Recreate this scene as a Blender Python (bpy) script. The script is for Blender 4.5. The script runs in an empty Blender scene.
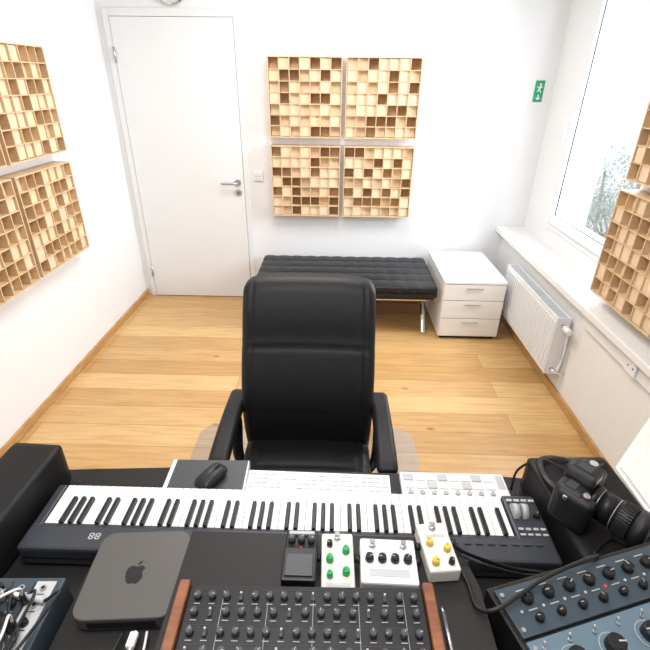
import bpy, bmesh, math, random
from mathutils import Vector, Matrix, Euler
random.seed(7)
sc=bpy.context.scene
sc.view_settings.view_transform='Standard'
sc.view_settings.exposure=0.0

# ---------------------------------------------------------------- materials
def mat(name,col,rough=.5,metal=0,noise=0,nscale=20,bump=0,bscale=200,emit=None,es=1,coat=0,spec=.5):
    m=bpy.data.materials.new(name); m.use_nodes=True
    nt=m.node_tree; b=nt.nodes['Principled BSDF']
    b.inputs['Base Color'].default_value=(*col,1); b.inputs['Roughness'].default_value=rough
    b.inputs['Metallic'].default_value=metal; b.inputs['Coat Weight'].default_value=coat
    b.inputs['Specular IOR Level'].default_value=spec
    tc=nt.nodes.new('ShaderNodeTexCoord')
    if noise:
        n=nt.nodes.new('ShaderNodeTexNoise'); n.inputs['Scale'].default_value=nscale; n.inputs['Detail'].default_value=4
        r=nt.nodes.new('ShaderNodeMix'); r.data_type='RGBA'
        r.inputs[6].default_value=(*[c*(1-noise) for c in col],1); r.inputs[7].default_value=(*[min(1,c*(1+noise)) for c in col],1)
        nt.links.new(tc.outputs['Object'],n.inputs['Vector']); nt.links.new(n.outputs['Fac'],r.inputs[0]); nt.links.new(r.outputs[2],b.inputs['Base Color'])
    if bump:
        n=nt.nodes.new('ShaderNodeTexNoise'); n.inputs['Scale'].default_value=bscale; n.inputs['Detail'].default_value=3
        bp=nt.nodes.new('ShaderNodeBump'); bp.inputs['Strength'].default_value=bump; bp.inputs['Distance'].default_value=.002
        nt.links.new(tc.outputs['Object'],n.inputs['Vector']); nt.links.new(n.outputs['Fac'],bp.inputs['Height']); nt.links.new(bp.outputs[0],b.inputs['Normal'])
    if emit:
        b.inputs['Emission Color'].default_value=(*emit,1); b.inputs['Emission Strength'].default_value=es
    return m
def grain(name,c1,c2,scale=(1,1,1),rough=.5,nscale=6):
    m=bpy.data.materials.new(name); m.use_nodes=True; nt=m.node_tree; b=nt.nodes['Principled BSDF']
    tc=nt.nodes.new('ShaderNodeTexCoord'); mp=nt.nodes.new('ShaderNodeMapping'); mp.inputs['Scale'].default_value=scale
    n=nt.nodes.new('ShaderNodeTexNoise'); n.inputs['Scale'].default_value=nscale; n.inputs['Detail'].default_value=6
    r=nt.nodes.new('ShaderNodeValToRGB'); r.color_ramp.elements[0].color=(*c1,1); r.color_ramp.elements[1].color=(*c2,1)
    r.color_ramp.elements[0].position=.3; r.color_ramp.elements[1].position=.7
    nt.links.new(tc.outputs['Object'],mp.inputs[0]); nt.links.new(mp.outputs[0],n.inputs['Vector']); nt.links.new(n.outputs['Fac'],r.inputs[0]); nt.links.new(r.outputs[0],b.inputs['Base Color'])
    b.inputs['Roughness'].default_value=rough
    return m
def floor_mat():
    m=bpy.data.materials.new('oak_planks'); m.use_nodes=True; nt=m.node_tree; b=nt.nodes['Principled BSDF']
    L=nt.links.new; N=nt.nodes.new
    tc=N('ShaderNodeTexCoord')
    br=N('ShaderNodeTexBrick'); br.inputs['Scale'].default_value=1; br.inputs['Brick Width'].default_value=1.7; br.inputs['Row Height'].default_value=.175
    br.inputs['Mortar Size'].default_value=.0016; br.inputs['Mortar Smooth'].default_value=.3; br.offset=.37; br.offset_frequency=2
    br.inputs['Color1'].default_value=(.54,.315,.12,1); br.inputs['Color2'].default_value=(.73,.48,.225,1); br.inputs['Mortar'].default_value=(.28,.14,.05,1)
    L(tc.outputs['Object'],br.inputs['Vector'])
    mp=N('ShaderNodeMapping'); mp.inputs['Scale'].default_value=(1.2,14,1); L(tc.outputs['Object'],mp.inputs[0])
    n=N('ShaderNodeTexNoise'); n.inputs['Scale'].default_value=3; n.inputs['Detail'].default_value=8; n.inputs['Distortion'].default_value=.6; L(mp.outputs[0],n.inputs['Vector'])
    r=N('ShaderNodeValToRGB'); r.color_ramp.elements[0].color=(.78,.73,.66,1); r.color_ramp.elements[1].color=(1.05,1.04,1.0,1)
    r.color_ramp.elements[0].position=.3; r.color_ramp.elements[1].position=.62; L(n.outputs['Fac'],r.inputs[0])
    mx=N('ShaderNodeMix'); mx.data_type='RGBA'; mx.blend_type='MULTIPLY'; mx.inputs[0].default_value=.8
    L(br.outputs['Color'],mx.inputs[6]); L(r.outputs[0],mx.inputs[7])
    v=N('ShaderNodeTexVoronoi'); v.inputs['Scale'].default_value=2.3; mp2=N('ShaderNodeMapping'); mp2.inputs['Scale'].default_value=(1,1.9,1); L(tc.outputs['Object'],mp2.inputs[0]); L(mp2.outputs[0],v.inputs['Vector'])
    kr=N('ShaderNodeValToRGB'); kr.color_ramp.elements[0].color=(.40,.28,.2,1); kr.color_ramp.elements[1].color=(1,1,1,1); kr.color_ramp.elements[0].position=.015; kr.color_ramp.elements[1].position=.08; L(v.outputs['Distance'],kr.inputs[0])
    mk=N('ShaderNodeMix'); mk.data_type='RGBA'; mk.blend_type='MULTIPLY'; mk.inputs[0].default_value=.8; L(mx.outputs[2],mk.inputs[6]); L(kr.outputs[0],mk.inputs[7])
    L(mk.outputs[2],b.inputs['Base Color'])
    b.inputs['Roughness'].default_value=.33
    bp=N('ShaderNodeBump'); bp.inputs['Strength'].default_value=.2; bp.inputs['Distance'].default_value=.002; bp.invert=True
    L(br.outputs['Fac'],bp.inputs['Height']); L(bp.outputs[0],b.inputs['Normal'])
    return m
def clear(name,gl=.08,tint=(1,1,1),rough=.02):
    m=bpy.data.materials.new(name); m.use_nodes=True; nt=m.node_tree; nt.nodes.clear(); N=nt.nodes.new
    o=N('ShaderNodeOutputMaterial'); mx=N('ShaderNodeMixShader'); t=N('ShaderNodeBsdfTransparent'); g=N('ShaderNodeBsdfGlossy')
    t.inputs[0].default_value=(*tint,1); g.inputs['Roughness'].default_value=rough; mx.inputs[0].default_value=gl
    nt.links.new(t.outputs[0],mx.inputs[1]); nt.links.new(g.outputs[0],mx.inputs[2]); nt.links.new(mx.outputs[0],o.inputs[0]); return m

WALL=mat('wall_paint',(.85,.86,.875),.75,noise=.01,nscale=4,bump=.08,bscale=150)
PLAST=mat('rough_white_plaster',(.83,.83,.82),.8,noise=.03,nscale=9,bump=.8,bscale=22)
CEIL=mat('ceiling_paint',(.85,.85,.84),.8,bump=.05)
DOORW=mat('door_lacquer',(.80,.815,.83),.35,noise=.005)
PVC=mat('white_pvc',(.82,.85,.88),.3,noise=.005)
WLAC=mat('white_lacquer',(.85,.85,.84),.35,noise=.01)
WGREY=mat('white_shadow_gap',(.45,.45,.46),.6,noise=.02)
OAK=grain('oak_trim',(.42,.22,.08),(.6,.36,.14),(2,2,12),.45)
FLOOR=floor_mat()
BIRCH=grain('birch_ply',(.68,.48,.28),(.76,.56,.35),(3,3,14),.55)
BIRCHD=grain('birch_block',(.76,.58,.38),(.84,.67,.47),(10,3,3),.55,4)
BIRCHE=grain('birch_well_shade',(.50,.32,.17),(.60,.41,.23),(10,3,3),.6,4)  # same birch, darkened to paint in the shade inside the deep cells
LEATH=mat('black_leather',(.0075,.0075,.009),.48,noise=.2,nscale=30,bump=.3,bscale=260,spec=.32)
LEATH2=mat('black_bench_leather',(.010,.011,.014),.42,noise=.2,nscale=30,bump=.2,bscale=260,spec=.4)
CHROME=mat('chrome',(.75,.76,.78),.12,1,noise=.01)
STEEL=mat('brushed_steel',(.55,.56,.58),.35,1,noise=.03)
ALU=mat('anodised_aluminium',(.115,.11,.105),.42,.35,noise=.03,nscale=80)
ALUL=mat('silver_aluminium',(.55,.56,.58),.35,.8,noise=.02)
BLK=mat('black_plastic',(.010,.010,.012),.42,noise=.1,spec=.4)
SPK=mat('speaker_vinyl',(.009,.009,.010),.5,noise=.15,nscale=80,bump=.15,bscale=400,spec=.3)
CAMB=mat('camera_body_black',(.012,.012,.014),.40,noise=.2,nscale=300,bump=.4,bscale=900,spec=.45)
BLKM=mat('black_desk_laminate',(.013,.012,.012),.5,noise=.15,nscale=60,bump=.05,spec=.35)
DKG=mat('dark_grey_plastic',(.045,.05,.058),.45,noise=.05)
CAMG=mat('camera_rubber_grip',(.02,.02,.022),.6,noise=.1)
KBODY=mat('keyboard_body',(.035,.040,.052),.42,noise=.05)
WKEY=mat('white_key_plastic',(.87,.87,.86),.25,noise=.005)
WPL=mat('white_plastic',(.76,.765,.77),.4,noise=.01)
KEYW=mat('keycap_white',(.84,.85,.85),.4,noise=.01)
LGREY=mat('light_grey_plastic',(.5,.51,.53),.45,noise=.02)
CREAM=mat('cream_enamel',(.70,.69,.64),.35,noise=.02)
GREENK=mat('green_knob',(.01,.36,.09),.3,noise=.05)
YELK=mat('yellow_knob',(.72,.5,.07),.35,noise=.05)
EXITG=mat('exit_sign_green',(.0,.36,.16),.4,noise=.02)
WOODR=grain('walnut_end_cheek',(.17,.055,.025),(.30,.11,.045),(3,14,3),.4)
RACKB=mat('rack_blue_panel',(.13,.20,.26),.42,.2,noise=.05,nscale=40)
RACKD=mat('rack_dark_panel',(.050,.072,.095),.45,.2,noise=.08)
PRINT=mat('white_legend_print',(.45,.45,.45),.5,noise=.02)
REDL=mat('red_led',(.6,.02,.01),.3,noise=.02,emit=(1,.05,.02),es=.6)
GLASSY=clear('window_glass',.06,(.98,.99,1))
MATP=clear('clear_polycarbonate',.16,(.95,.96,.97),.18)
FACADE=mat('outside_facade',(.8,.82,.84),.9,noise=.08,nscale=2)
LEAF=mat('outside_foliage',(.52,.55,.45),.8,noise=.3,nscale=6)
BARK=mat('outside_bark',(.42,.36,.30),.9,noise=.3)
CLOCKF=mat('clock_dial',(.7,.7,.68),.4,noise=.01)

# ---------------------------------------------------------------- mesh builder
class B:
    def __init__(s,name): s.name=name; s.bm=bmesh.new(); s.mats=[]
    def mi(s,m):
        if m not in s.mats: s.mats.append(m)
        return s.mats.index(m)
    def _add(s,t,m,M=None,smooth=False):
        i=s.mi(m)
        if M is not None: t.transform(M)
        for f in t.faces: f.material_index=i; f.smooth=smooth
        me=bpy.data.meshes.new('t'); t.to_mesh(me); t.free(); s.bm.from_mesh(me); bpy.data.meshes.remove(me)
    def box(s,c,d,m,rot=(0,0,0),bev=0,seg=2,piv=None):
        t=bmesh.new(); bmesh.ops.create_cube(t,size=1)
        bmesh.ops.scale(t,vec=d,verts=t.verts)
        if bev: bmesh.ops.bevel(t,geom=t.edges[:],offset=bev,segments=seg,affect='EDGES',profile=.5)
        s._add(t,m,Matrix.Translation(c)@Euler(rot).to_matrix().to_4x4()); return s
    def bx(s,x0,x1,y0,y1,z0,z1,m,bev=0,seg=2):
        return s.box(((x0+x1)/2,(y0+y1)/2,(z0+z1)/2),(x1-x0,y1-y0,z1-z0),m,bev=bev,seg=seg)
    def cyl(s,p0,p1,r,m,r2=None,n=20,bev=0):
        p0=Vector(p0);p1=Vector(p1);d=p1-p0
        t=bmesh.new(); bmesh.ops.create_cone(t,cap_ends=True,segments=n,radius1=r,radius2=r if r2 is None else r2,depth=d.length)
        if bev:
            es=[e for e in t.edges if len(e.link_faces)==2 and any(len(f.verts)>4 for f in e.link_faces)]
            bmesh.ops.bevel(t,geom=es,offset=bev,segments=2,affect='EDGES')
        q=Vector((0,0,1)).rotation_difference(d.normalized())
        M=Matrix.Translation((p0+p1)/2)@q.to_matrix().to_4x4()
        i=s.mi(m)
        for f in t.faces: f.smooth=len(f.verts)==4
        t.transform(M)
        for f in t.faces: f.material_index=i
        me=bpy.data.meshes.new('t'); t.to_mesh(me); t.free(); s.bm.from_mesh(me); bpy.data.meshes.remove(me); return s
    def sph(s,c,r,m,sc=(1,1,1),n=16):
        t=bmesh.new(); bmesh.ops.create_uvsphere(t,u_segments=n,v_segments=n//2+2,radius=r)
        bmesh.ops.scale(t,vec=sc,verts=t.verts); s._add(t,m,Matrix.Translation(c),True); return s
    def tube(s,pts,r,m,n=8,sub=8,flat=None):
        P=[Vector(p) for p in pts]; Q=[P[0]*2-P[1]]+P+[P[-1]*2-P[-2]]; C=[]
        for i in range(1,len(Q)-2):
            for k in range(sub):
                t=k/sub; a,b,c,d=Q[i-1],Q[i],Q[i+1],Q[i+2]
                C.append(.5*((2*b)+(c-a)*t+(2*a-5*b+4*c-d)*t*t+(3*b-a-3*c+d)*t**3))
        C.append(P[-1]); t=bmesh.new(); rings=[]
        for i,c in enumerate(C):
            d=(C[min(i+1,len(C)-1)]-C[max(i-1,0)]).normalized()
            u=d.cross(Vector((0,0,1))); 
            if u.length<.05: u=d.cross(Vector((0,1,0)))
            u.normalize(); v=u.cross(d)
            ru,rv=(r,r) if flat is None else flat
            rings.append([t.verts.new(c+u*ru*math.cos(2*math.pi*k/n)+v*rv*math.sin(2*math.pi*k/n)) for k in range(n)])
        for a,b in zip(rings,rings[1:]):
            for k in range(n): t.faces.new((a[k],a[(k+1)%n],b[(k+1)%n],b[k]))
        t.faces.new(rings[0]); t.faces.new(rings[-1][::-1])
        bmesh.ops.recalc_face_normals(t,faces=t.faces); s._add(t,m,None,True); return s
    def rbox(s,c,d,r,m,cuts=20,fn=None,M=None):
        t=bmesh.new(); bmesh.ops.create_cube(t,size=2); bmesh.ops.subdivide_edges(t,edges=t.edges[:],cuts=cuts,use_grid_fill=True)
        h=Vector(d)/2
        for v in t.verts:
            p=Vector((v.co.x*h.x,v.co.y*h.y,v.co.z*h.z)); q=Vector([max(-(h[i]-r),min(h[i]-r,p[i])) for i in range(3)])
            o=p-q; 
            if o.length>1e-7: p=q+o.normalized()*r
            v.co=p
            if fn: v.co=fn(p.copy())
        s._add(t,m,Matrix.Translation(c) if M is None else Matrix.Translation(c)@M,True); return s
    def poly(s,pts,z0,z1,m,bev=0):
        t=bmesh.new(); a=[t.verts.new((x,y,z0)) for x,y in pts]; b=[t.verts.new((x,y,z1)) for x,y in pts]
        n=len(pts); t.faces.new(a[::-1]); t.faces.new(b)
        for i in range(n): t.faces.new((a[i],a[(i+1)%n],b[(i+1)%n],b[i]))
        bmesh.ops.recalc_face_normals(t,faces=t.faces)
        if bev: bmesh.ops.bevel(t,geom=[e for e in t.edges if abs(e.verts[0].co.z-e.verts[1].co.z)<1e-6],offset=bev,segments=2,affect='EDGES')
        s._add(t,m); return s
    def knob(s,x,y,z,r,h,m,ptr=None,a=0):
        s.cyl((x,y,z),(x,y,z+h),r,m,r*.85,n=16,bev=r*.12)
        if ptr:
            dx,dy=math.sin(a),math.cos(a)
            s.box((x+dx*r*.45,y+dy*r*.45,z+h+.0003),(r*.14,r*.75,.0008),ptr,rot=(0,0,-a))
        return s
    def done(s,loc=(0,0,0),rot=(0,0,0)):
        me=bpy.data.meshes.new(s.name); s.bm.to_mesh(me); s.bm.free()
        for m in s.mats: me.materials.append(m)
        o=bpy.data.objects.new(s.name,me); sc.collection.objects.link(o); o.location=loc; o.rotation_euler=rot; return o

# ---------------------------------------------------------------- room shell
XL,XR,XP,XW,YB,YN,H=-1.75,1.45,1.53,1.62,3.95,-1.3,2.75
B('floor').bx(XL-.2,1.9,YN-.2,YB+.2,-.1,0,FLOOR).done()
B('ceiling').bx(XL-.2,1.9,YN-.2,YB+.2,H,H+.1,CEIL).done()
B('wall_left').bx(XL-.2,XL,YN-.2,YB+.2,0,H,WALL).done()
B('wall_back').bx(XL,1.9,YB,YB+.2,0,H,WALL).done()
B('wall_front').bx(XL,1.9,YN-.2,YN,0,H,WALL).done()
WY0,WY1,WZ0,WZ1=2.40,3.52,.83,2.45
b=B('wall_right')
b.bx(XR,1.9,YN,YB,0,.66,PLAST)
b.bx(XW,1.9,WY0-.03,YB,.66,WZ0,WALL); b.bx(XW,1.9,WY1,YB,WZ0,H,WALL); b.bx(XW,1.9,WY0,WY1,WZ1,H,WALL)
b.bx(XP,1.9,YN,WY0,.66,H,WALL)
b.done()
b=B('trim_sill'); b.bx(1.385,XW+.02,YN,YB,.662,.705,WLAC,bev=.006); b.done()
b=B('trim_cable_duct'); b.bx(1.425,XR+.005,1.0,2.38,.57,.655,PVC,bev=.004); b.done()
B('baseboard_left').bx(XL,XL+.016,YN,YB,0,.055,OAK,bev=.003).done()
B('baseboard_back').bx(-.70,XR,YB-.016,YB,0,.055,OAK,bev=.003).done()
B('baseboard_right').bx(XR-.016,XR,YN,YB-.016,0,.055,OAK,bev=.003).done()

# window
b=B('window_1')
def frame(b,x0,x1,y0,y1,z0,z1,w,m,bev=.006):
    b.bx(x0,x1,y0,y0+w,z0,z1,m,bev); b.bx(x0,x1,y1-w,y1,z0,z1,m,bev); b.bx(x0,x1,y0+w,y1-w,z0,z0+w,m,bev); b.bx(x0,x1,y0+w,y1-w,z1-w,z1,m,bev)
frame(b,1.605,1.68,WY0,WY1,WZ0,WZ1,.055,PVC)
frame(b,1.585,1.65,WY0+.045,WY1-.045,WZ0+.045,WZ1-.045,.065,PVC)
b.bx(1.615,1.625,WY0+.1,WY1-.1,WZ0+.1,WZ1-.1,GLASSY)
frame(b,1.603,1.612,WY0+.106,WY1-.106,WZ0+.106,WZ1-.106,.009,DKG,bev=.001)
frame(b,1.600,1.606,WY0+.036,WY1-.036,WZ0+.036,WZ1-.036,.010,WGREY,bev=.001)
b.bx(1.575,1.592,WY1-.09,WY1-.062,1.55,1.62,PVC,bev=.003); b.cyl((1.58,WY1-.076,1.585),(1.55,WY1-.076,1.585),.009,PVC); b.bx(1.54,1.556,WY1-.086,WY1-.066,1.46,1.595,PVC,bev=.005)
b.done()

# door
b=B('door_1')
x0,x1,zt=-1.70,-.715,2.19
b.bx(x0-.0,x0+.045,YB-.022,YB,0,zt+.05,DOORW,bev=.003); b.bx(x1-.045,x1,YB-.022,YB,0,zt+.05,DOORW,bev=.003); b.bx(x0+.045,x1-.045,YB-.022,YB,zt,zt+.05,DOORW,bev=.003)
b.bx(x0+.045,x1-.045,YB-.004,YB-.001,0.004,zt,WGREY)
b.bx(x0+.048,x1-.048,YB-.026,YB-.005,.006,zt-.003,DOORW,bev=.002)
hx=x1-.095
b.cyl((hx,YB-.026,1.04),(hx,YB-.037,1.04),.026,STEEL); b.cyl((hx,YB-.034,1.04),(hx,YB-.082,1.04),.009,STEEL)
b.tube([(hx,YB-.080,1.04),(hx-.03,YB-.085,1.04),(hx-.13,YB-.085,1.04)],.0095,STEEL)
b.cyl((hx,YB-.026,.96),(hx,YB-.036,.96),.026,STEEL); b.box((hx,YB-.037,.958),(.008,.004,.018),BLK)
for z in (.25,1.95):
    b.cyl((x0+.047,YB-.034,z-.05),(x0+.047,YB-.034,z+.05),.008,STEEL)
b.done()

b=B('light_switch'); b.bx(-.68,-.60,YB-.012,YB,1.05,1.13,PVC,bev=.003); b.bx(-.667,-.613,YB-.016,YB-.01,1.063,1.117,WLAC,bev=.002)
b.bx(-.667,-.613,YB-.0165,YB-.0155,1.089,1.091,WGREY); frame(b,-.681,-.599,YB-.003,YB-.001,1.049,1.131,.001,WGREY,bev=0); b.done()
b=B('wall_clock'); b.cyl((-1.19,YB,2.39),(-1.19,YB-.04,2.39),.13,CHROME,n=48,bev=.006); b.cyl((-1.19,YB-.04,2.39),(-1.19,YB-.043,2.39),.115,CLOCKF,n=48)
for k in range(12):
    a=k*math.pi/6; b.box((-1.19+.095*math.sin(a),YB-.044,2.39+.095*math.cos(a)),(.008,.002,.02),BLK,rot=(0,a,0))
b.box((-1.19,YB-.046,2.42),(.006,.002,.07),BLK); b.box((-1.165,YB-.046,2.375),(.06,.002,.006),BLK,rot=(0,.5,0)); b.done()

# exit sign
b=B('exit_sign'); b.bx(-.04,.04,-.006,0,-.085,.085,EXITG,bev=.002)
yy=-.0075; sx=sz=0
b.cyl((sx+.005,yy+.001,sz+.055),(sx+.005,yy-.001,sz+.055),.009,WKEY); b.box((sx,yy,sz+.028),(.014,.002,.035),WKEY,rot=(0,.3,0))
b.box((sx-.012,yy,sz+.03),(.024,.002,.007),WKEY,rot=(0,.7,0)); b.box((sx+.014,yy,sz+.03),(.024,.002,.007),WKEY,rot=(0,-.6,0))
b.box((sx-.008,yy,sz+.004),(.026,.002,.008),WKEY,rot=(0,-.9,0)); b.box((sx+.01,yy,sz),(.026,.002,.008),WKEY,rot=(0,1.1,0))
b.box((sx,yy,sz-.045),(.010,.002,.04),WKEY); b.box((sx-.01,yy,sz-.058),(.024,.002,.008),WKEY,rot=(0,.78,0)); b.box((sx+.01,yy,sz-.058),(.024,.002,.008),WKEY,rot=(0,-.78,0))
o=b.done((1.515,YB-.001,1.74)); o.scale=(.85,1,.85)

# socket in duct
b=B('power_socket'); b.bx(1.413,1.425,1.84,1.92,.574,.652,PVC,bev=.003)
for y in (1.86,1.90):
    b.cyl((1.4135,y,.613),(1.4115,y,.613),.014,WLAC); b.cyl((1.4125,y,.613),(1.411,y,.613),.005,BLK)
b.done()

# ---------------------------------------------------------------- acoustic diffusers
def diffuser(loc,rotz,seed):
    rnd=random.Random(seed); b=B('acoustic_diffuser_panel'); S=.55; D=.10; n=7; t=.007
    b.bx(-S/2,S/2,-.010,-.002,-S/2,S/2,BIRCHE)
    for sgn in (-1,1):
        b.box((sgn*(S/2-t/2),-D/2-.004,0),(t,D-.008,S),BIRCH); b.box((0,-D/2-.004,sgn*(S/2-t/2)),(S-2*t,D-.008,t),BIRCH)
    c=(S-2*t)/n; h0=-(S/2-t)
    for i in range(1,n):
        b.box((h0+i*c,-D/2-.004,0),(t*.8,D-.008,S-2*t),BIRCH)
        b.box((0,-D/2-.003,h0+i*c),(S-2*t,D-.010,t*.8),BIRCH)
    pool=[.0,.0,.078,.078,.05,.03,.06]
    for i in range(n):
        for j in range(n):
            dpt=rnd.choice(pool)
            if (i+j)%2 and rnd.random()<.3: dpt=.084
            x=h0+(i+.5)*c; z=h0+(j+.5)*c
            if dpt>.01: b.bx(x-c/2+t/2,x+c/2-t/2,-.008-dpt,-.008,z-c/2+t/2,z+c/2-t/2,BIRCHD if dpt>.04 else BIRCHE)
    return b.done(loc,(0,0,rotz))
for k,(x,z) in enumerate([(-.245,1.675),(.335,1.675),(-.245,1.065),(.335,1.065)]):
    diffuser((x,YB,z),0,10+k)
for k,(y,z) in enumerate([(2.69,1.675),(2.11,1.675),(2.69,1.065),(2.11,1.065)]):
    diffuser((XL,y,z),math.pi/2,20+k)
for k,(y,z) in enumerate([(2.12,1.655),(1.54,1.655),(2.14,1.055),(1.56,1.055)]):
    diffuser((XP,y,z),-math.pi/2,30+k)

# ---------------------------------------------------------------- bench
b=B('leather_bench')
bx0,bx1,by0,by1,bt=-.62,.79,3.24,3.92,.425
nx,ny=12,5
def puff(p):
    if p.z>0:
        u=(p.x/(bx1-bx0)+.5)*nx; v=(p.y/(by1-by0)+.5)*ny
        fu=abs(math.sin(math.pi*u)); fv=abs(math.sin(math.pi*v))
        p.z+= -.009*(1-min(1,(fu**.4)))-.009*(1-min(1,(fv**.4)))+.004
    return p
b.rbox(((bx0+bx1)/2,(by0+by1)/2,bt-.05),(bx1-bx0,by1-by0,.095),.016,LEATH2,cuts=120,fn=puff)
for i in range(1,nx):
    for j in range(1,ny): b.sph((bx0+(bx1-bx0)*i/nx,by0+(by1-by0)*j/ny,bt-.016),.008,LEATH2,(1,1,.5),10)
b.bx(bx0+.02,bx1-.02,by0+.02,by1-.02,bt-.115,bt-.098,BLK)
for x in (bx0+.10,bx1-.07):
    b.tube([(x,by0+.02,0.006),(x,by0+.16,.17),(x,by0+.42,.275),(x,by1-.02,bt-.115)],.01,CHROME,flat=(.018,.006))
    b.tube([(x,by1-.02,0.006),(x,by1-.16,.17),(x,by0+.24,.275),(x,by0+.02,bt-.115)],.01,CHROME,flat=(.018,.006))
b.bx(bx0+.1,bx1-.07,by0+.03,by0+.05,bt-.128,bt-.115,CHROME); b.bx(bx0+.1,bx1-.07,by1-.05,by1-.03,bt-.128,bt-.115,CHROME)
b.done()

# ---------------------------------------------------------------- drawer cabinet
b=B('drawer_cabinet'); cx0,cx1,cy0,cy1,ct=.825,1.285,3.20,3.90,.49
b.bx(cx0,cx1,cy0+.02,cy1,.02,ct-.02,WLAC,bev=.003); b.bx(cx0-.003,cx1+.003,cy0-.002,cy1,ct-.02,ct,WLAC,bev=.003)
b.bx(cx0+.02,cx1-.02,cy0+.03,cy1-.02,0,.02,BLK)
zs=[.03,.185,.335,.468]
b.bx(cx0+.004,cx1-.004,cy0+.012,cy0+.021,.03,.468,WGREY)
for a,c in zip(zs,zs[1:]):
    b.bx(cx0+.002,cx1-.002,cy0,cy0+.016,a+.003,c-.003,WLAC,bev=.002)
    b.bx(cx0+.17,cx0+.29,cy0-.012,cy0-.006,c-.035,c-.027,ALUL,bev=.001); b.bx(cx0+.17,cx0+.176,cy0-.008,cy0,c-.034,c-.028,ALUL); b.bx(cx0+.284,cx0+.29,cy0-.008,cy0,c-.034,c-.028,ALUL)
b.done()

# ---------------------------------------------------------------- radiator
b=B('radiator'); ry0,ry1,rz0,rz1=2.50,3.42,.16,.555; ox=.022
def rb(x0,x1,*a,**k): b.bx(x0+ox,x1+ox,*a,**k)
rb(1.325,1.333,ry0,ry1,rz0,rz1,PVC,bev=.003); rb(1.395,1.403,ry0,ry1,rz0,rz1,PVC,bev=.003)
n=27
for i in range(n):
    y=ry0+.025+(ry1-ry0-.05)*i/(n-1); rb(1.318,1.328,y-.009,y+.009,rz0+.03,rz1-.03,PVC,bev=.004)
rb(1.32,1.405,ry0-.004,ry0+.003,rz0,rz1,PVC,bev=.002); rb(1.32,1.405,ry1-.003,ry1+.004,rz0,rz1,PVC,bev=.002)
for i in range(50):
    y=ry0+.01+(ry1-ry0-.02)*i/49; rb(1.332,1.396,y-.003,y+.003,rz1-.012,rz1-.002,PVC)
rb(1.334,1.394,ry0,ry1,rz1-.03,rz1-.02,WGREY)
for y in (ry0+.12,ry1-.12): rb(1.40,1.452-ox,y-.015,y+.015,rz0+.05,rz1-.05,PVC)
xx=1.362+ox
b.cyl((xx,ry0,rz1-.05),(xx,ry0-.04,rz1-.05),.011,CHROME); b.cyl((xx,ry0-.04,rz1-.05),(xx,ry0-.10,rz1-.05),.021,PVC,r2=.018,bev=.003)
b.cyl((xx,ry0,rz0+.04),(xx,ry0-.05,rz0+.04),.012,CHROME); b.tube([(xx,ry0-.03,rz1-.05),(xx+.025,ry0-.035,rz1-.08),(xx+.035,ry0-.035,.3),(xx+.02,ry0-.04,rz0+.04)],.007,PVC)
b.tube([(xx,ry0-.045,rz0+.04),(xx+.03,ry0-.05,rz0+.03),(1.45,ry0-.05,rz0+.03)],.008,CHROME)
b.done()

# ---------------------------------------------------------------- chair mat
b=B('chair_mat')
pts=[]
mx0,mx1,my0,my1,r=-.75,.47,.95,2.12,.1
for cx,cy,a0 in ((mx1-r,my1-r,0),(mx0+r,my1-r,90),(mx0+r,my0+r,180),(mx1-r,my0+r,270)):
    for k in range(7): a=math.radians(a0+k*15); pts.append((cx+r*math.cos(a),cy+r*math.sin(a)))
b.poly(pts,.0005,.004,MATP); b.done()

# ---------------------------------------------------------------- office chair (faces the desk, -y)
ch=-.093
b=B('office_chair')
def backfn(p):
    z=p.z; u=p.x/.25; t=(z+.34)/.68
    p.x*= 1.0+.015*math.sin(math.pi*t)-.02*(1-t)
    p.z+= -.018*(u**4)*max(0,t-.5)*2
    front=p.y<0
    if front:
        bul=.014*(1-u*u)
        s1=math.exp(-((t-.66)/.010)**2); s3=math.exp(-((t-.30)/.010)**2)
        s2=math.exp(-((abs(u)-.86)/.02)**2)
        p.y+= -bul+.007*max(s1,s2,.5*s3)
        p.y+= -.010*math.exp(-((t-.82)/.14)**2)
    p.y+= -.022*u*u
    p.y+= .185*t*t - .040*math.sin(math.pi*min(1,t*1.4)) 
    return p
b.rbox((ch,1.50,.79),(.51,.085,.68),.036,LEATH,cuts=64,fn=backfn)
def seatfn(p):
    u=p.x/.26; v=p.y/.25
    if p.z>0: p.z+= .012*(1-u*u)*(1-v*v)-.007*max(math.exp(-((abs(u)-.78)/.03)**2),math.exp(-((v-.2)/.03)**2))
    if p.y<0: p.z-= .035*v*v
    return p
b.rbox((ch,1.235,.455),(.50,.52,.12),.05,LEATH,cuts=48,fn=seatfn)
for sgn in (-1,1):
    x=ch+sgn*.285
    def armfn(p,sgn=sgn):
        v=p.y/.2; p.z+=-.012*v*v+.01; return p
    b.rbox((x,1.345,.655),(.072,.44,.042),.020,LEATH,cuts=20,fn=armfn)
    b.tube([(x,1.19,.64),(x,1.18,.56),(x-sgn*.01,1.20,.45),(ch+sgn*.22,1.24,.40)],.02,BLK,flat=(.022,.013))
    b.tube([(x,1.46,.64),(x,1.45,.56),(x-sgn*.01,1.40,.45),(ch+sgn*.22,1.36,.40)],.02,BLK,flat=(.022,.013))
b.bx(ch-.12,ch+.12,1.12,1.38,.375,.40,BLK,bev=.01)
b.tube([(ch,1.30,.385),(ch,1.52,.39),(ch,1.575,.46),(ch,1.57,.62)],.03,BLK,flat=(.04,.012))
b.cyl((ch,1.25,.10),(ch,1.25,.385),.025,CHROME); b.cyl((ch,1.25,.09),(ch,1.25,.22),.033,BLK)
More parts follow.
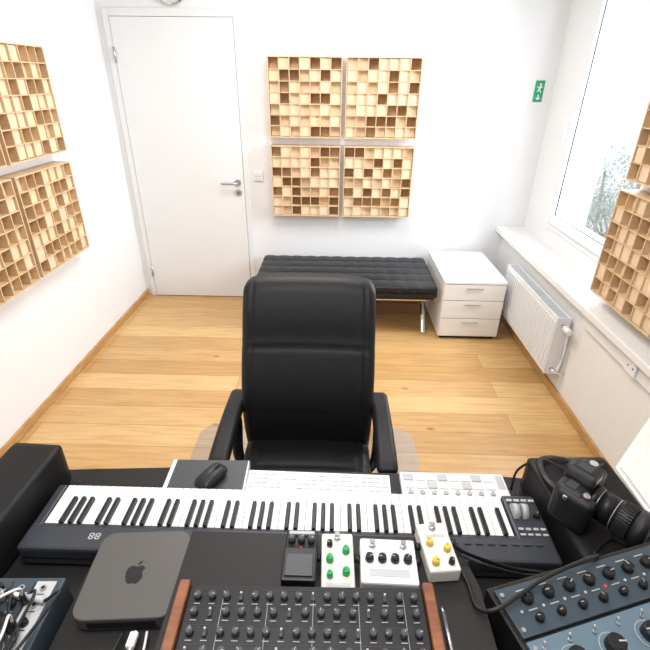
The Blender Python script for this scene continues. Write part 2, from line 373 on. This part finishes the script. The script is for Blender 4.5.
for k in range(5):
    a=math.radians(90+72*k); dx,dy=math.cos(a),math.sin(a)
    b.tube([(ch,1.25,.119),(ch+dx*.15,1.25+dy*.15,.109),(ch+dx*.30,1.25+dy*.30,.079)],.022,BLK,flat=(.024,.016))
    for w in (-.014,.014):
        c=Vector((ch+dx*.30,1.25+dy*.30,.031)); o=Vector((-dy,dx,0))*w
        b.cyl(c+o-Vector((-dy,dx,0))*.009,c+o+Vector((-dy,dx,0))*.009,.0255,BLK)
    b.cyl((ch+dx*.30,1.25+dy*.30,.03),(ch+dx*.30,1.25+dy*.30,.08),.008,BLK)
b.done()

# ---------------------------------------------------------------- studio desk
DZ=.73; SZ=.965; LZ=.855
b=B('studio_desk')
b.poly([(-.92,1.030),(-.50,1.056),(.50,1.056),(.84,1.03),(.84,.05),(-.92,.05)],DZ-.035,DZ,BLKM,bev=.003)
b.poly([(-.285,.12),(-.285,.648),(.262,.648),(.285,.545),(.285,.12)],SZ-.025,SZ,BLKM,bev=.002)
b.bx(-.52,-.285,.12,.668,LZ-.022,LZ,BLKM,bev=.002)
b.bx(-.52,-.50,.14,.66,DZ,LZ-.022,BLKM); b.bx(-.285,-.265,.14,.64,DZ,SZ-.025,BLKM); b.bx(.255,.275,.14,.54,DZ,SZ-.025,BLKM)
for x in (-.88,.78): b.bx(x,x+.04,.12,.95,0,DZ-.035,BLKM)
b.bx(-.84,.78,.14,.165,.2,DZ-.035,BLKM)
b.done()

# speakers lying either side of the keyboard
def spk(x0,x1,y0,y1,z1,rz):
    b=B('studio_monitor_speaker'); w=x1-x0; d=y1-y0; h=z1-DZ-.001
    b.rbox((0,0,h/2),(w,d,h),.012,SPK,cuts=14)
    r=min(w,h)*.36
    b.cyl((0,d/2-.002,h/2),(0,d/2+.004,h/2),r,DKG,n=32); b.cyl((0,d/2+.003,h/2),(0,d/2+.006,h/2),r*.8,BLK,r2=r*.75,n=32); b.sph((0,d/2+.004,h/2),r*.3,DKG)
    return b.done(((x0+x1)/2,(y0+y1)/2,DZ+.001),(0,0,rz))
spk(-.920,-.775,.68,1.00,.87,math.radians(-2))
spk(.572,.80,.68,1.02,.85,math.radians(3))

# ---------------------------------------------------------------- MIDI keyboard
b=B('piano_keyboard')
kx0,kx1,ky0,ky1=-.762,.582,.708,.955
b.bx(kx0,kx1,ky0,ky1-.012,DZ+.006,DZ+.038,KBODY,bev=.006); b.bx(kx0,kx1,ky0,.795,DZ+.02,DZ+.066,KBODY,bev=.008)
b.bx(kx0,-.737,.78,ky1,DZ+.006,DZ+.062,KBODY,bev=.005); b.bx(.493,kx1,.78,ky1,DZ+.006,DZ+.066,KBODY,bev=.006)
for x in (-.70,.52): b.bx(x,x+.02,.74,.93,DZ+.0005,DZ+.008,BLK)
ww=1.225/52
for i in range(52):
    x=.49-(i+.5)*ww; b.bx(x-ww/2+.0006,x+ww/2-.0006,.797,ky1,DZ+.038,DZ+.060,WKEY,bev=.0012,seg=1)
    if i%7 in (0,2,3,5,6) and i<51: b.bx(x-ww/2-.0055,x-ww/2+.0055,.797,.898,DZ+.05,DZ+.072,BLK,bev=.002,seg=1)
b.bx(-.737,.493,.79,.799,DZ+.05,DZ+.0635,DKG)
for k,x in enumerate((.512,.535)): b.cyl((x-.008,.885,DZ+.064),(x+.008,.885,DZ+.064),.026,LGREY,n=24)
for k in range(4): b.box((.508+.020*k,.93,DZ+.068),(.015,.009,.005),LGREY,bev=.001)
b.knob(.565,.87,DZ+.066,.010,.012,BLK,PRINT,.5)
for k in range(4): b.box((.51+.019*k,.82,DZ+.068),(.013,.009,.004),PRINT,bev=.001)
for k in range(4): b.box((.51+.019*k,.80,DZ+.068),(.013,.007,.004),LGREY,bev=.001)
for k in range(9): b.box((.30+.03*k,.765,DZ+.0675),(.018,.007,.004),DKG,bev=.001)
kb=b.done((-.011,.1357,0)); kb.scale=(.978,.82,1)
cu=bpy.data.curves.new('legend','FONT'); cu.body='88'; cu.size=.032; cu.extrude=.0004
to=bpy.data.objects.new('legend',cu); sc.collection.objects.link(to); to.location=(-.565,.765,DZ+.0665); to.rotation_euler=(0,0,math.pi); cu.materials.append(PRINT); to.parent=kb

# ---------------------------------------------------------------- computer keyboard
b=B('computer_keyboard'); b.bx(-.215,.215,-.058,.058,0,.007,ALUL,bev=.003); b.bx(-.215,.215,-.058,-.046,.003,.014,ALUL,bev=.003)
for r in range(6):
    for i in range(20):
        if r==0 and 4<i<10: continue
        b.bx(-.209+i*.021,-.209+i*.021+.0175,.052-r*.0165-.0135 ,.052-r*.0165,.007,.0115,KEYW,bev=.001,seg=1)
b.bx(-.209+5*.021,-.209+10*.021-.002,.0375,.052,.007,.0105,KEYW,bev=.001)
b.done((-.035,.984,DZ+.001),(0,0,math.radians(-1)))
b=B('business_card'); b.box((0,0,0),(.05,.034,.0012),CREAM); b.box((0,.004,.001),(.034,.004,.0004),LGREY); b.box((0,-.005,.001),(.024,.003,.0004),LGREY); b.done((-.12,.975,DZ+.0136),(0,0,.05))

# graphics tablet + mouse
b=B('graphics_tablet'); b.bx(-.118,.118,-.070,.070,0,.028,WPL,bev=.004); b.bx(-.104,.114,-.062,.067,.0275,.0290,DKG,bev=.0004,seg=1); b.done((-.365,.992,DZ+.001),(0,0,math.radians(1)))
b=B('computer_mouse')
def mf(p):
    v=p.y/.05; p.z*= 1-.35*v*v; p.x*=1-.12*v*v; 
    if p.z>0: p.z-=.003*math.exp(-(p.x/.0015)**2)*(p.y>0)
    return p
b.rbox((0,0,.018),(.058,.10,.034),.0165,BLK,cuts=20,fn=mf); b.cyl((-.003,.025,.031),(.003,.025,.031),.009,DKG); b.done((-.345,.975,DZ+.0305),(0,0,math.radians(-30)))

# pad controller
b=B('pad_controller'); b.bx(-.155,.155,-.055,.055,0,.022,WPL,bev=.004)
for i in range(8):
    for j in range(2): b.bx(-.145+i*.0335,-.145+i*.0335+.028,.045-j*.03-.025,.045-j*.03,.022,.0255,WKEY if (i+j)%3 else LGREY,bev=.002)
    b.knob(-.131+i*.0335,-.027,.022,.0075,.008,LGREY,BLK,random.uniform(-2,2)); b.box((-.131+i*.0335,-.045,.0225),(.018,.004,.001),LGREY)
b.box((.138,.02,.0225),(.02,.05,.001),LGREY); b.done((.365,.984,DZ+.001),(0,0,math.radians(0)))

# ---------------------------------------------------------------- mini computer
b=B('mini_desktop_computer')
def rr(w,r,n=8):
    P=[]
    for cx,cy,a0 in ((w-r,w-r,0),(-w+r,w-r,90),(-w+r,-w+r,180),(w-r,-w+r,270)):
        for k in range(n+1): a=math.radians(a0+90*k/n); P.append((cx+r*math.cos(a),cy+r*math.sin(a)))
    return P
b.poly(rr(.0965,.028),.003,.036,ALU,bev=.0012); b.poly(rr(.085,.03),0,.003,BLK)
half=[(0,.78),(.18,.86),(.42,.92),(.66,.84),(.84,.62),(.92,.3),(.90,-.05),(.80,-.42),(.62,-.76),(.42,-.97),(.24,-.99),(.0,-.92)]
full=half+[(-x,y) for x,y in half[1:-1]][::-1]
den=[]
for i in range(len(full)):
    a,c=full[i],full[(i+1)%len(full)]
    for k in range(4): den.append((a[0]+(c[0]-a[0])*k/4,a[1]+(c[1]-a[1])*k/4))
pts=[]
for x,y in den:
    dx,dy=x-1.12,y-.18; d=math.hypot(dx,dy)
    if d<.46: x,y=1.12+dx/d*.46,.18+dy/d*.46
    pts.append((x*.021,y*.021-.006))
b.poly(pts,.036,.0364,BLK)
leaf=[(0,0),(.03,.2),(.18,.4),(.40,.48),(.38,.28),(.22,.08)]
b.poly([(x*.021,y*.021+.0145) for x,y in leaf],.036,.0364,BLK)
b.box((0,-.0965,.018),(.13,.002,.018),BLK)
b.done((-.400,.602,LZ+.0005),(0,0,math.radians(4)))
b=B('white_cable')
b.tube([(-.362,.495,LZ+.018),(-.36,.46,LZ+.018),(-.362,.38,LZ+.008),(-.38,.27,LZ+.006)],.003,WPL); b.bx(-.370,-.354,.465,.493,LZ+.011,LZ+.024,WKEY,bev=.003)
b.tube([(-.34,.495,LZ+.018),(-.335,.46,LZ+.016),(-.33,.38,LZ+.008),(-.34,.27,LZ+.006)],.0025,WPL)
b.tube([(-.385,.495,LZ+.018),(-.39,.46,LZ+.016),(-.41,.38,LZ+.008),(-.45,.30,LZ+.006)],.003,BLK); b.done()

# ---------------------------------------------------------------- pedals
def pedal(name,x,y,w,d,h,body,knobs,kn,rz,sw=2,stripe=None):
    b=B(name); b.box((0,0,h/2),(w,d,h),body,bev=.004)
    for (kx,ky,r,m) in knobs: b.knob(kx,ky,h,r,.013,m,PRINT if m is BLK else BLK,random.uniform(-2.4,2.4))
    for sx,sy in kn:
        b.cyl((sx,sy,h),(sx,sy,h+.004),.008,STEEL,n=6); b.cyl((sx,sy,h+.004),(sx,sy,h+.014),.0055,CHROME,bev=.001)
    for s in (-1,1):
        b.cyl((s*w/2,d*.12,h*.5),(s*(w/2+.010),d*.12,h*.5),.007,BLK); 
    if stripe: b.box((0,stripe[0],h+.0004),(w*.7,stripe[1],.0008),stripe[2])
    return b.done((x,y,SZ+.0005),(0,0,rz))
b=B('guitar_pedal'); w,d=.062,.118
b.box((0,0,.016),(w,d,.032),BLK,bev=.003); b.box((0,-.022,.040),(w,.070,.018),BLK,bev=.003,rot=(-.06,0,0)); b.box((0,-.026,.0505),(w*.8,.045,.003),DKG,bev=.001,rot=(-.06,0,0))
for i in range(3): b.knob(-.019+i*.019,.036,.032,.0072,.016,DKG,PRINT,i)
b.box((0,.053,.034),(.05,.007,.006),PRINT); b.box((0,.017,.0335),(.04,.005,.001),PRINT); b.cyl((0,.022,.032),(0,.022,.0345),.002,REDL,n=8)
b.done((-.053,.568,SZ+.0005),(0,0,0))
pedal('guitar_pedal',.018,.568,.062,.115,.032,CREAM,[(-.015,-.002,.0075,GREENK),(.016,.016,.0075,GREENK),(-.015,.030,.006,BLK),(.015,-.028,.0075,GREENK),(-.015,-.034,.006,GREENK)],[(.0,.046)],.02,stripe=(-.050,.006,LGREY))
pedal('guitar_pedal',.114,.568,.106,.093,.034,WPL,[(-.036,.0,.0085,BLK),(-.012,.0,.0085,BLK),(.012,.0,.0085,BLK),(.036,.0,.0085,BLK)],[(-.03,.030),(.03,.030)],-.02,stripe=(-.026,.014,LGREY))
pedal('guitar_pedal',.213,.602,.060,.106,.034,CREAM,[(-.015,-.036,.0072,YELK),(.015,-.010,.0072,YELK),(-.015,.005,.0072,YELK),(.015,-.038,.006,BLK)],[(0,.040)],.11,stripe=(.022,.006,LGREY))

# ---------------------------------------------------------------- synth
b=B('analog_synthesizer'); w,d=.395,.27
b.box((0,0,.03),(w,d,.06),BLK,bev=.003)
for s in (-1,1): b.box((s*(w/2+.009),0,.035),(.018,d+.008,.070),WOODR,bev=.003)
zt=.06
rows=[(.114,16),(.088,15),(.058,16),(.030,14),(.0,12)]
for y,n in rows:
    for i in range(n):
        x=-w/2+.018+(w-.036)*i/(n-1)
        if (i*7+int(y*1000))%5 ==0: 
            b.box((x,y,zt+.003),(.006,.012,.004),DKG,bev=.001); b.box((x,y+.003,zt+.007),(.003,.003,.007),LGREY)
        else: b.knob(x,y,zt,.0064,.012,DKG,PRINT,random.uniform(-2.4,2.4))
        b.box((x,y-.0105,zt+.0003),(.010,.0012,.0006),PRINT)
    b.box((0,y+.012,zt+.0003),(w-.02,.0005,.0005),DKG)
for k in range(5): b.box((-w/2+.075*(k+.8),.05,zt+.0003),(.0006,.15,.0005),LGREY)
b.done((-.034,.357,SZ+.0055),(math.radians(2),0,math.radians(1)))

# pen
b=B('ballpoint_pen'); b.cyl((.205,.49,SZ+.005),(.208,.37,SZ+.005),.0042,STEEL,n=12); b.cyl((.205,.49,SZ+.005),(.2047,.502,SZ+.005),.004,STEEL,r2=.001,n=12); b.box((.207,.39,SZ+.010),(.003,.04,.002),STEEL); b.done()

# ---------------------------------------------------------------- rack (right bay)
b=B('rack_gear_bay')
b.bx(0,.50,-.36,0,-.235,-.004,BLKM,bev=.003)
units=[(-.012,.088,RACKD),(-.104,.132,RACKB),(-.24,.088,RACKD)]
for y,h,m in units:
    b.bx(.008,.49,y-h+.002,y,-.003,.004,m,bev=.001)
    for x in (.016,.482):
        for yy in (y-.012,y-h+.014): b.cyl((x,yy,.004),(x,yy,.0065),.004,STEEL,n=12)
y=-.012
for i in range(9):
    b.knob(.055+i*.045,y-.03,.004,.011,.015,BLK,PRINT,random.uniform(-2,2)); b.knob(.055+i*.045,y-.065,.004,.008,.013,BLK,PRINT,random.uniform(-2,2))
    b.box((.055+i*.045,y-.012,.0045),(.02,.002,.0006),PRINT); b.box((.055+i*.045,y-.048,.0045),(.018,.002,.0006),PRINT)
    b.cyl((.0325+i*.045,y-.047,.004),(.0325+i*.045,y-.047,.006),.0025,REDL if i==4 else LGREY,n=10)
y=-.104
b.box((.42,y-.04,.006),(.055,.038,.006),BLK,bev=.002); b.box((.42,y-.042,.0095),(.045,.026,.001),CREAM)
for i in range(4):
    b.knob(.07+i*.075,y-.045,.004,.017,.02,BLK,PRINT,random.uniform(-2,2)); b.cyl((.07+i*.075,y-.045,.0045),(.07+i*.075,y-.045,.0052),.024,PRINT,n=32); b.cyl((.07+i*.075,y-.045,.0045),(.07+i*.075,y-.045,.0054),.0228,RACKB,n=32)
for i in range(8):
    b.knob(.05+i*.05,y-.10,.004,.011,.016,BLK,PRINT,random.uniform(-2,2)); b.box((.05+i*.05,y-.082,.0045),(.02,.002,.0006),PRINT)
    b.cyl((.03+i*.05,y-.016,.004),(.03+i*.05,y-.016,.008),.0035,STEEL,n=12); b.cyl((.03+i*.05,y-.016,.006),(.031+i*.05,y-.012,.018),.002,STEEL,n=8)
y=-.24
for i in range(7): b.knob(.06+i*.06,y-.04,.004,.013,.018,BLK,PRINT,random.uniform(-2,2))
b.done((.295,.540,.970),(0,0,math.radians(17)))

# ---------------------------------------------------------------- left patch mixer
b=B('patch_mixer'); b.bx(-.20,.125,-.2,.13,0,.165,RACKD,bev=.004)
zt=.165
for i in range(7):
    x=-.165+i*.043
    b.bx(x-.019,x+.019,-.19,.12,zt,zt+.0025,LGREY if i%3==0 else DKG if i%3==1 else RACKD)
    for j in range(8):
        y=.105-j*.034
        if (i*3+j*5)%4==0: b.knob(x,y,zt+.0025,.008,.012,[BLK,WPL,BLK,REDL][(i+j)%4],PRINT,random.uniform(-2,2))
        else: b.cyl((x,y,zt+.0025),(x,y,zt+.006),.0062,STEEL,n=12); b.cyl((x,y,zt+.0055),(x,y,zt+.0065),.0035,BLK,n=10)
        b.box((x,y-.012,zt+.0028),(.014,.0016,.0006),PRINT if i%3 else BLK)
b.done((-.655,.448,DZ+.001),(0,0,math.radians(2)))
b=B('patch_cables'); rnd=random.Random(3)
z=.897
for k in range(13):
    x0=-.78+rnd.random()*.21; y0=.42+rnd.random()*.12; x1=x0+rnd.uniform(-.10,.10); y1=y0-rnd.uniform(.05,.16); x1=min(x1,-.56)
    m=[BLK,BLK,WPL,BLK,BLK][k%5]
    b.cyl((x0,y0,z+.003),(x0,y0,z+.03),.0055,[LGREY,BLK,BLK][k%3],n=12)
    b.tube([(x0,y0,z+.028),(x0+.005,y0-.005,z+.055),((x0+x1)/2+.02,(y0+y1)/2,z+.06+.02*rnd.random()),(x1,y1,z+.05),(x1,y1,z+.02)],.0026,m)
    b.cyl((x1,y1,z+.003),(x1,y1,z+.03),.0055,[LGREY,BLK,WPL][k%3],n=12)
for k in range(5):
    x=-.77+.045*k; b.cyl((x,.560-.006*k,z+.010),(x+.045,.550-.006*k,z+.010),.006,STEEL if k%2 else LGREY,n=12)
    b.tube([(x+.045,.550-.006*k,z+.010),(x+.07,.53,z+.02),(-.56,.47-.03*k,z+.02),(-.57,.38,z+.02)],.003,BLK)
b.done()

# ---------------------------------------------------------------- DSLR camera
b=B('dslr_camera')
def bodyfn(p):
    if p.z>.02: p.x*=1-.10*(p.z-.02)/.027
    return p
b.rbox((0,0,.048),(.142,.060,.094),.013,CAMB,cuts=16,fn=bodyfn); 
def prism(p):
    if p.z>0: p.x*=1-.35*p.z/.018
    return p
b.rbox((.0,.0,.102),(.060,.062,.036),.008,CAMB,cuts=10,fn=prism); b.box((0,0,.1205),(.022,.030,.003),DKG,bev=.001)
b.rbox((-.055,-.014,.046),(.036,.080,.088),.015,CAMB,cuts=10)
b.cyl((0,-.028,.05),(0,-.046,.05),.037,BLK,n=40,bev=.002); b.cyl((0,-.046,.05),(0,-.0475,.05),.034,STEEL,n=40)
b.cyl((0,-.0475,.05),(0,-.080,.05),.034,BLK,n=40,bev=.001); b.cyl((0,-.080,.05),(0,-.0815,.05),.0335,PRINT,n=40); b.cyl((0,-.0815,.05),(0,-.118,.05),.036,BLK,n=40,bev=.002); b.cyl((0,-.118,.05),(0,-.145,.05),.040,CAMB,n=40,bev=.003)
for k in range(36):
    a=2*math.pi*k/36; b.box((.0365*math.cos(a),-.101,.05+.0365*math.sin(a)),(.0025,.026,.003),CAMG,rot=(0,-a,0))
b.cyl((0,-.146,.05),(0,-.143,.05),.030,DKG,n=32)
b.cyl((.048,0,.093),(.048,0,.103),.012,DKG,n=24,bev=.001); b.cyl((.048,0,.103),(.048,0,.1035),.009,PRINT,n=24); b.cyl((-.050,-.03,.088),(-.050,-.032,.096),.007,STEEL); b.box((-.042,.002,.0955),(.028,.020,.002),DKG,bev=.0005)
b.box((.0,.0315,.04),(.078,.003,.054),DKG,bev=.001); b.box((0,.033,.102),(.026,.006,.016),BLK,bev=.002)
b.box((0,-.0315,.106),(.024,.002,.006),PRINT)
for s in (-1,1): b.box((s*.072,0,.078),(.006,.010,.010),STEEL,bev=.002)
o=b.done((.615,.838,.8515),(0,0,math.radians(40))); o.scale=(1.1,1.1,1.1)
b=B('camera_strap')
b.tube([(.56,.79,.94),(.575,.90,.875),(.585,.97,.859),(.61,1.0,.857),(.66,1.0,.856),(.71,.97,.858),(.72,.92,.87),(.68,.89,.94)],.004,BLK,flat=(.010,.002)); b.done()
def cable(pts,r=.004):
    b=B('audio_cable'); b.tube(pts,r,BLK); b.done()
cable([(.248,.585,SZ+.012),(.262,.545,SZ+.007),(.268,.50,SZ+.007),(.30,.49,.99),(.40,.545,.995),(.50,.585,1.0),(.56,.64,.93),(.575,.662,.87)])
cable([(.25,.62,SZ+.014),(.29,.62,.95),(.40,.665,.85),(.50,.668,.825),(.56,.66,.80)])
cable([(.26,.60,SZ+.012),(.31,.595,.955),(.42,.635,.87),(.52,.655,.84),(.56,.650,.80)],.003)
cable([(.535,.995,.735),(.55,1.012,.80),(.60,.995,.857),(.65,.955,.857),(.70,.94,.857),(.76,.98,.857),(.79,1.03,.80)],.0035)
cable([(.60,.70,.857),(.66,.74,.857),(.70,.72,.857),(.74,.76,.857),(.77,.72,.857)],.0035)

b=B('white_side_partition'); b.poly([(.848,1.04),(1.16,1.35),(1.24,1.35),(1.24,.3),(.848,.3)],0,.80,WLAC,bev=.01); b.done()

# ---------------------------------------------------------------- outside
b=B('outside_building'); b.bx(12,13,-6,5,-3,9,FACADE)
for i in range(6):
    for j in range(4): b.bx(11.95,12.01,-5+i*1.6,-4.2+i*1.6,-2+j*2.6,-.6+j*2.6,LGREY)
b.done()
b=B('outside_tree'); rt=random.Random(5); tx,ty,tz=4.9,8.2,-.15
t=bmesh.new()
cl=[(tx+rt.gauss(0,.5),ty+rt.gauss(0,.5),tz+rt.gauss(0,.38)) for _ in range(40)]
for k in range(3200):
    c=rt.choice(cl); p=Vector((c[0]+rt.gauss(0,.15),c[1]+rt.gauss(0,.15),c[2]+rt.gauss(0,.13)))
    M=Euler((rt.uniform(0,6),rt.uniform(0,6),rt.uniform(0,6))).to_matrix(); s_=rt.uniform(.02,.04)
    vs=[t.verts.new(p+M@Vector(q)*s_) for q in ((-1,0,0),(0,-.5,.1),(1,0,0),(0,.5,.1))]; t.faces.new(vs)
b._add(t,LEAF)
for k in range(16):
    a=rt.uniform(0,6.28); c=rt.choice(cl); b.tube([(tx,ty,tz-1.6),(tx+.2*math.cos(a),ty+.2*math.sin(a),tz-.8),c],.02,BARK)
b.cyl((tx,ty,-4),(tx,ty,tz-1.5),.10,BARK); b.done()
b=B('outside_ground'); b.bx(2.2,30,-20,30,-4.2,-4,FACADE); b.done()

# ---------------------------------------------------------------- lights
w=bpy.data.worlds.new('World'); sc.world=w; w.use_nodes=True
bg=w.node_tree.nodes['Background']; bg.inputs[0].default_value=(.86,.94,1,1); bg.inputs[1].default_value=1.25
def area(name,loc,rot,sx,sy,e,col):
    l=bpy.data.lights.new(name,'AREA'); l.shape='RECTANGLE'; l.size=sx; l.size_y=sy; l.energy=e; l.color=col
    o=bpy.data.objects.new(name,l); sc.collection.objects.link(o); o.location=loc; o.rotation_euler=rot; return o
area('window_daylight',(2.3,2.95,1.9),(0,math.radians(78),0),1.8,1.6,160,(.92,.96,1))
for k,(x,y) in enumerate([(-.2,2.6),(-.2,.4)]):
    b=B('ceiling_lamp'); b.bx(x-.6,x+.6,y-.15,y+.15,H-.05,H-.001,ALUL,bev=.004); b.bx(x-.57,x+.57,y-.13,y+.13,H-.054,H-.05,WPL); b.done()
    area('ceiling_lamp_light',(x,y,H-.06),(0,0,0),1.1,.9,[37,32][k],(1,.98,.955))

# ---------------------------------------------------------------- camera
cam=bpy.data.cameras.new('cam'); co=bpy.data.objects.new('cam',cam); sc.collection.objects.link(co)
cam.sensor_width=36; cam.lens=463/650*36; cam.clip_start=.05
R=Vector((.9996,.0248,.0101)).normalized(); F=Vector((-.0172,.8836,-.4679)).normalized(); U=R.cross(F)
M=Matrix((R,U,-F)).transposed().to_4x4(); M.translation=(0,0,1.8); co.matrix_world=M
sc.camera=co
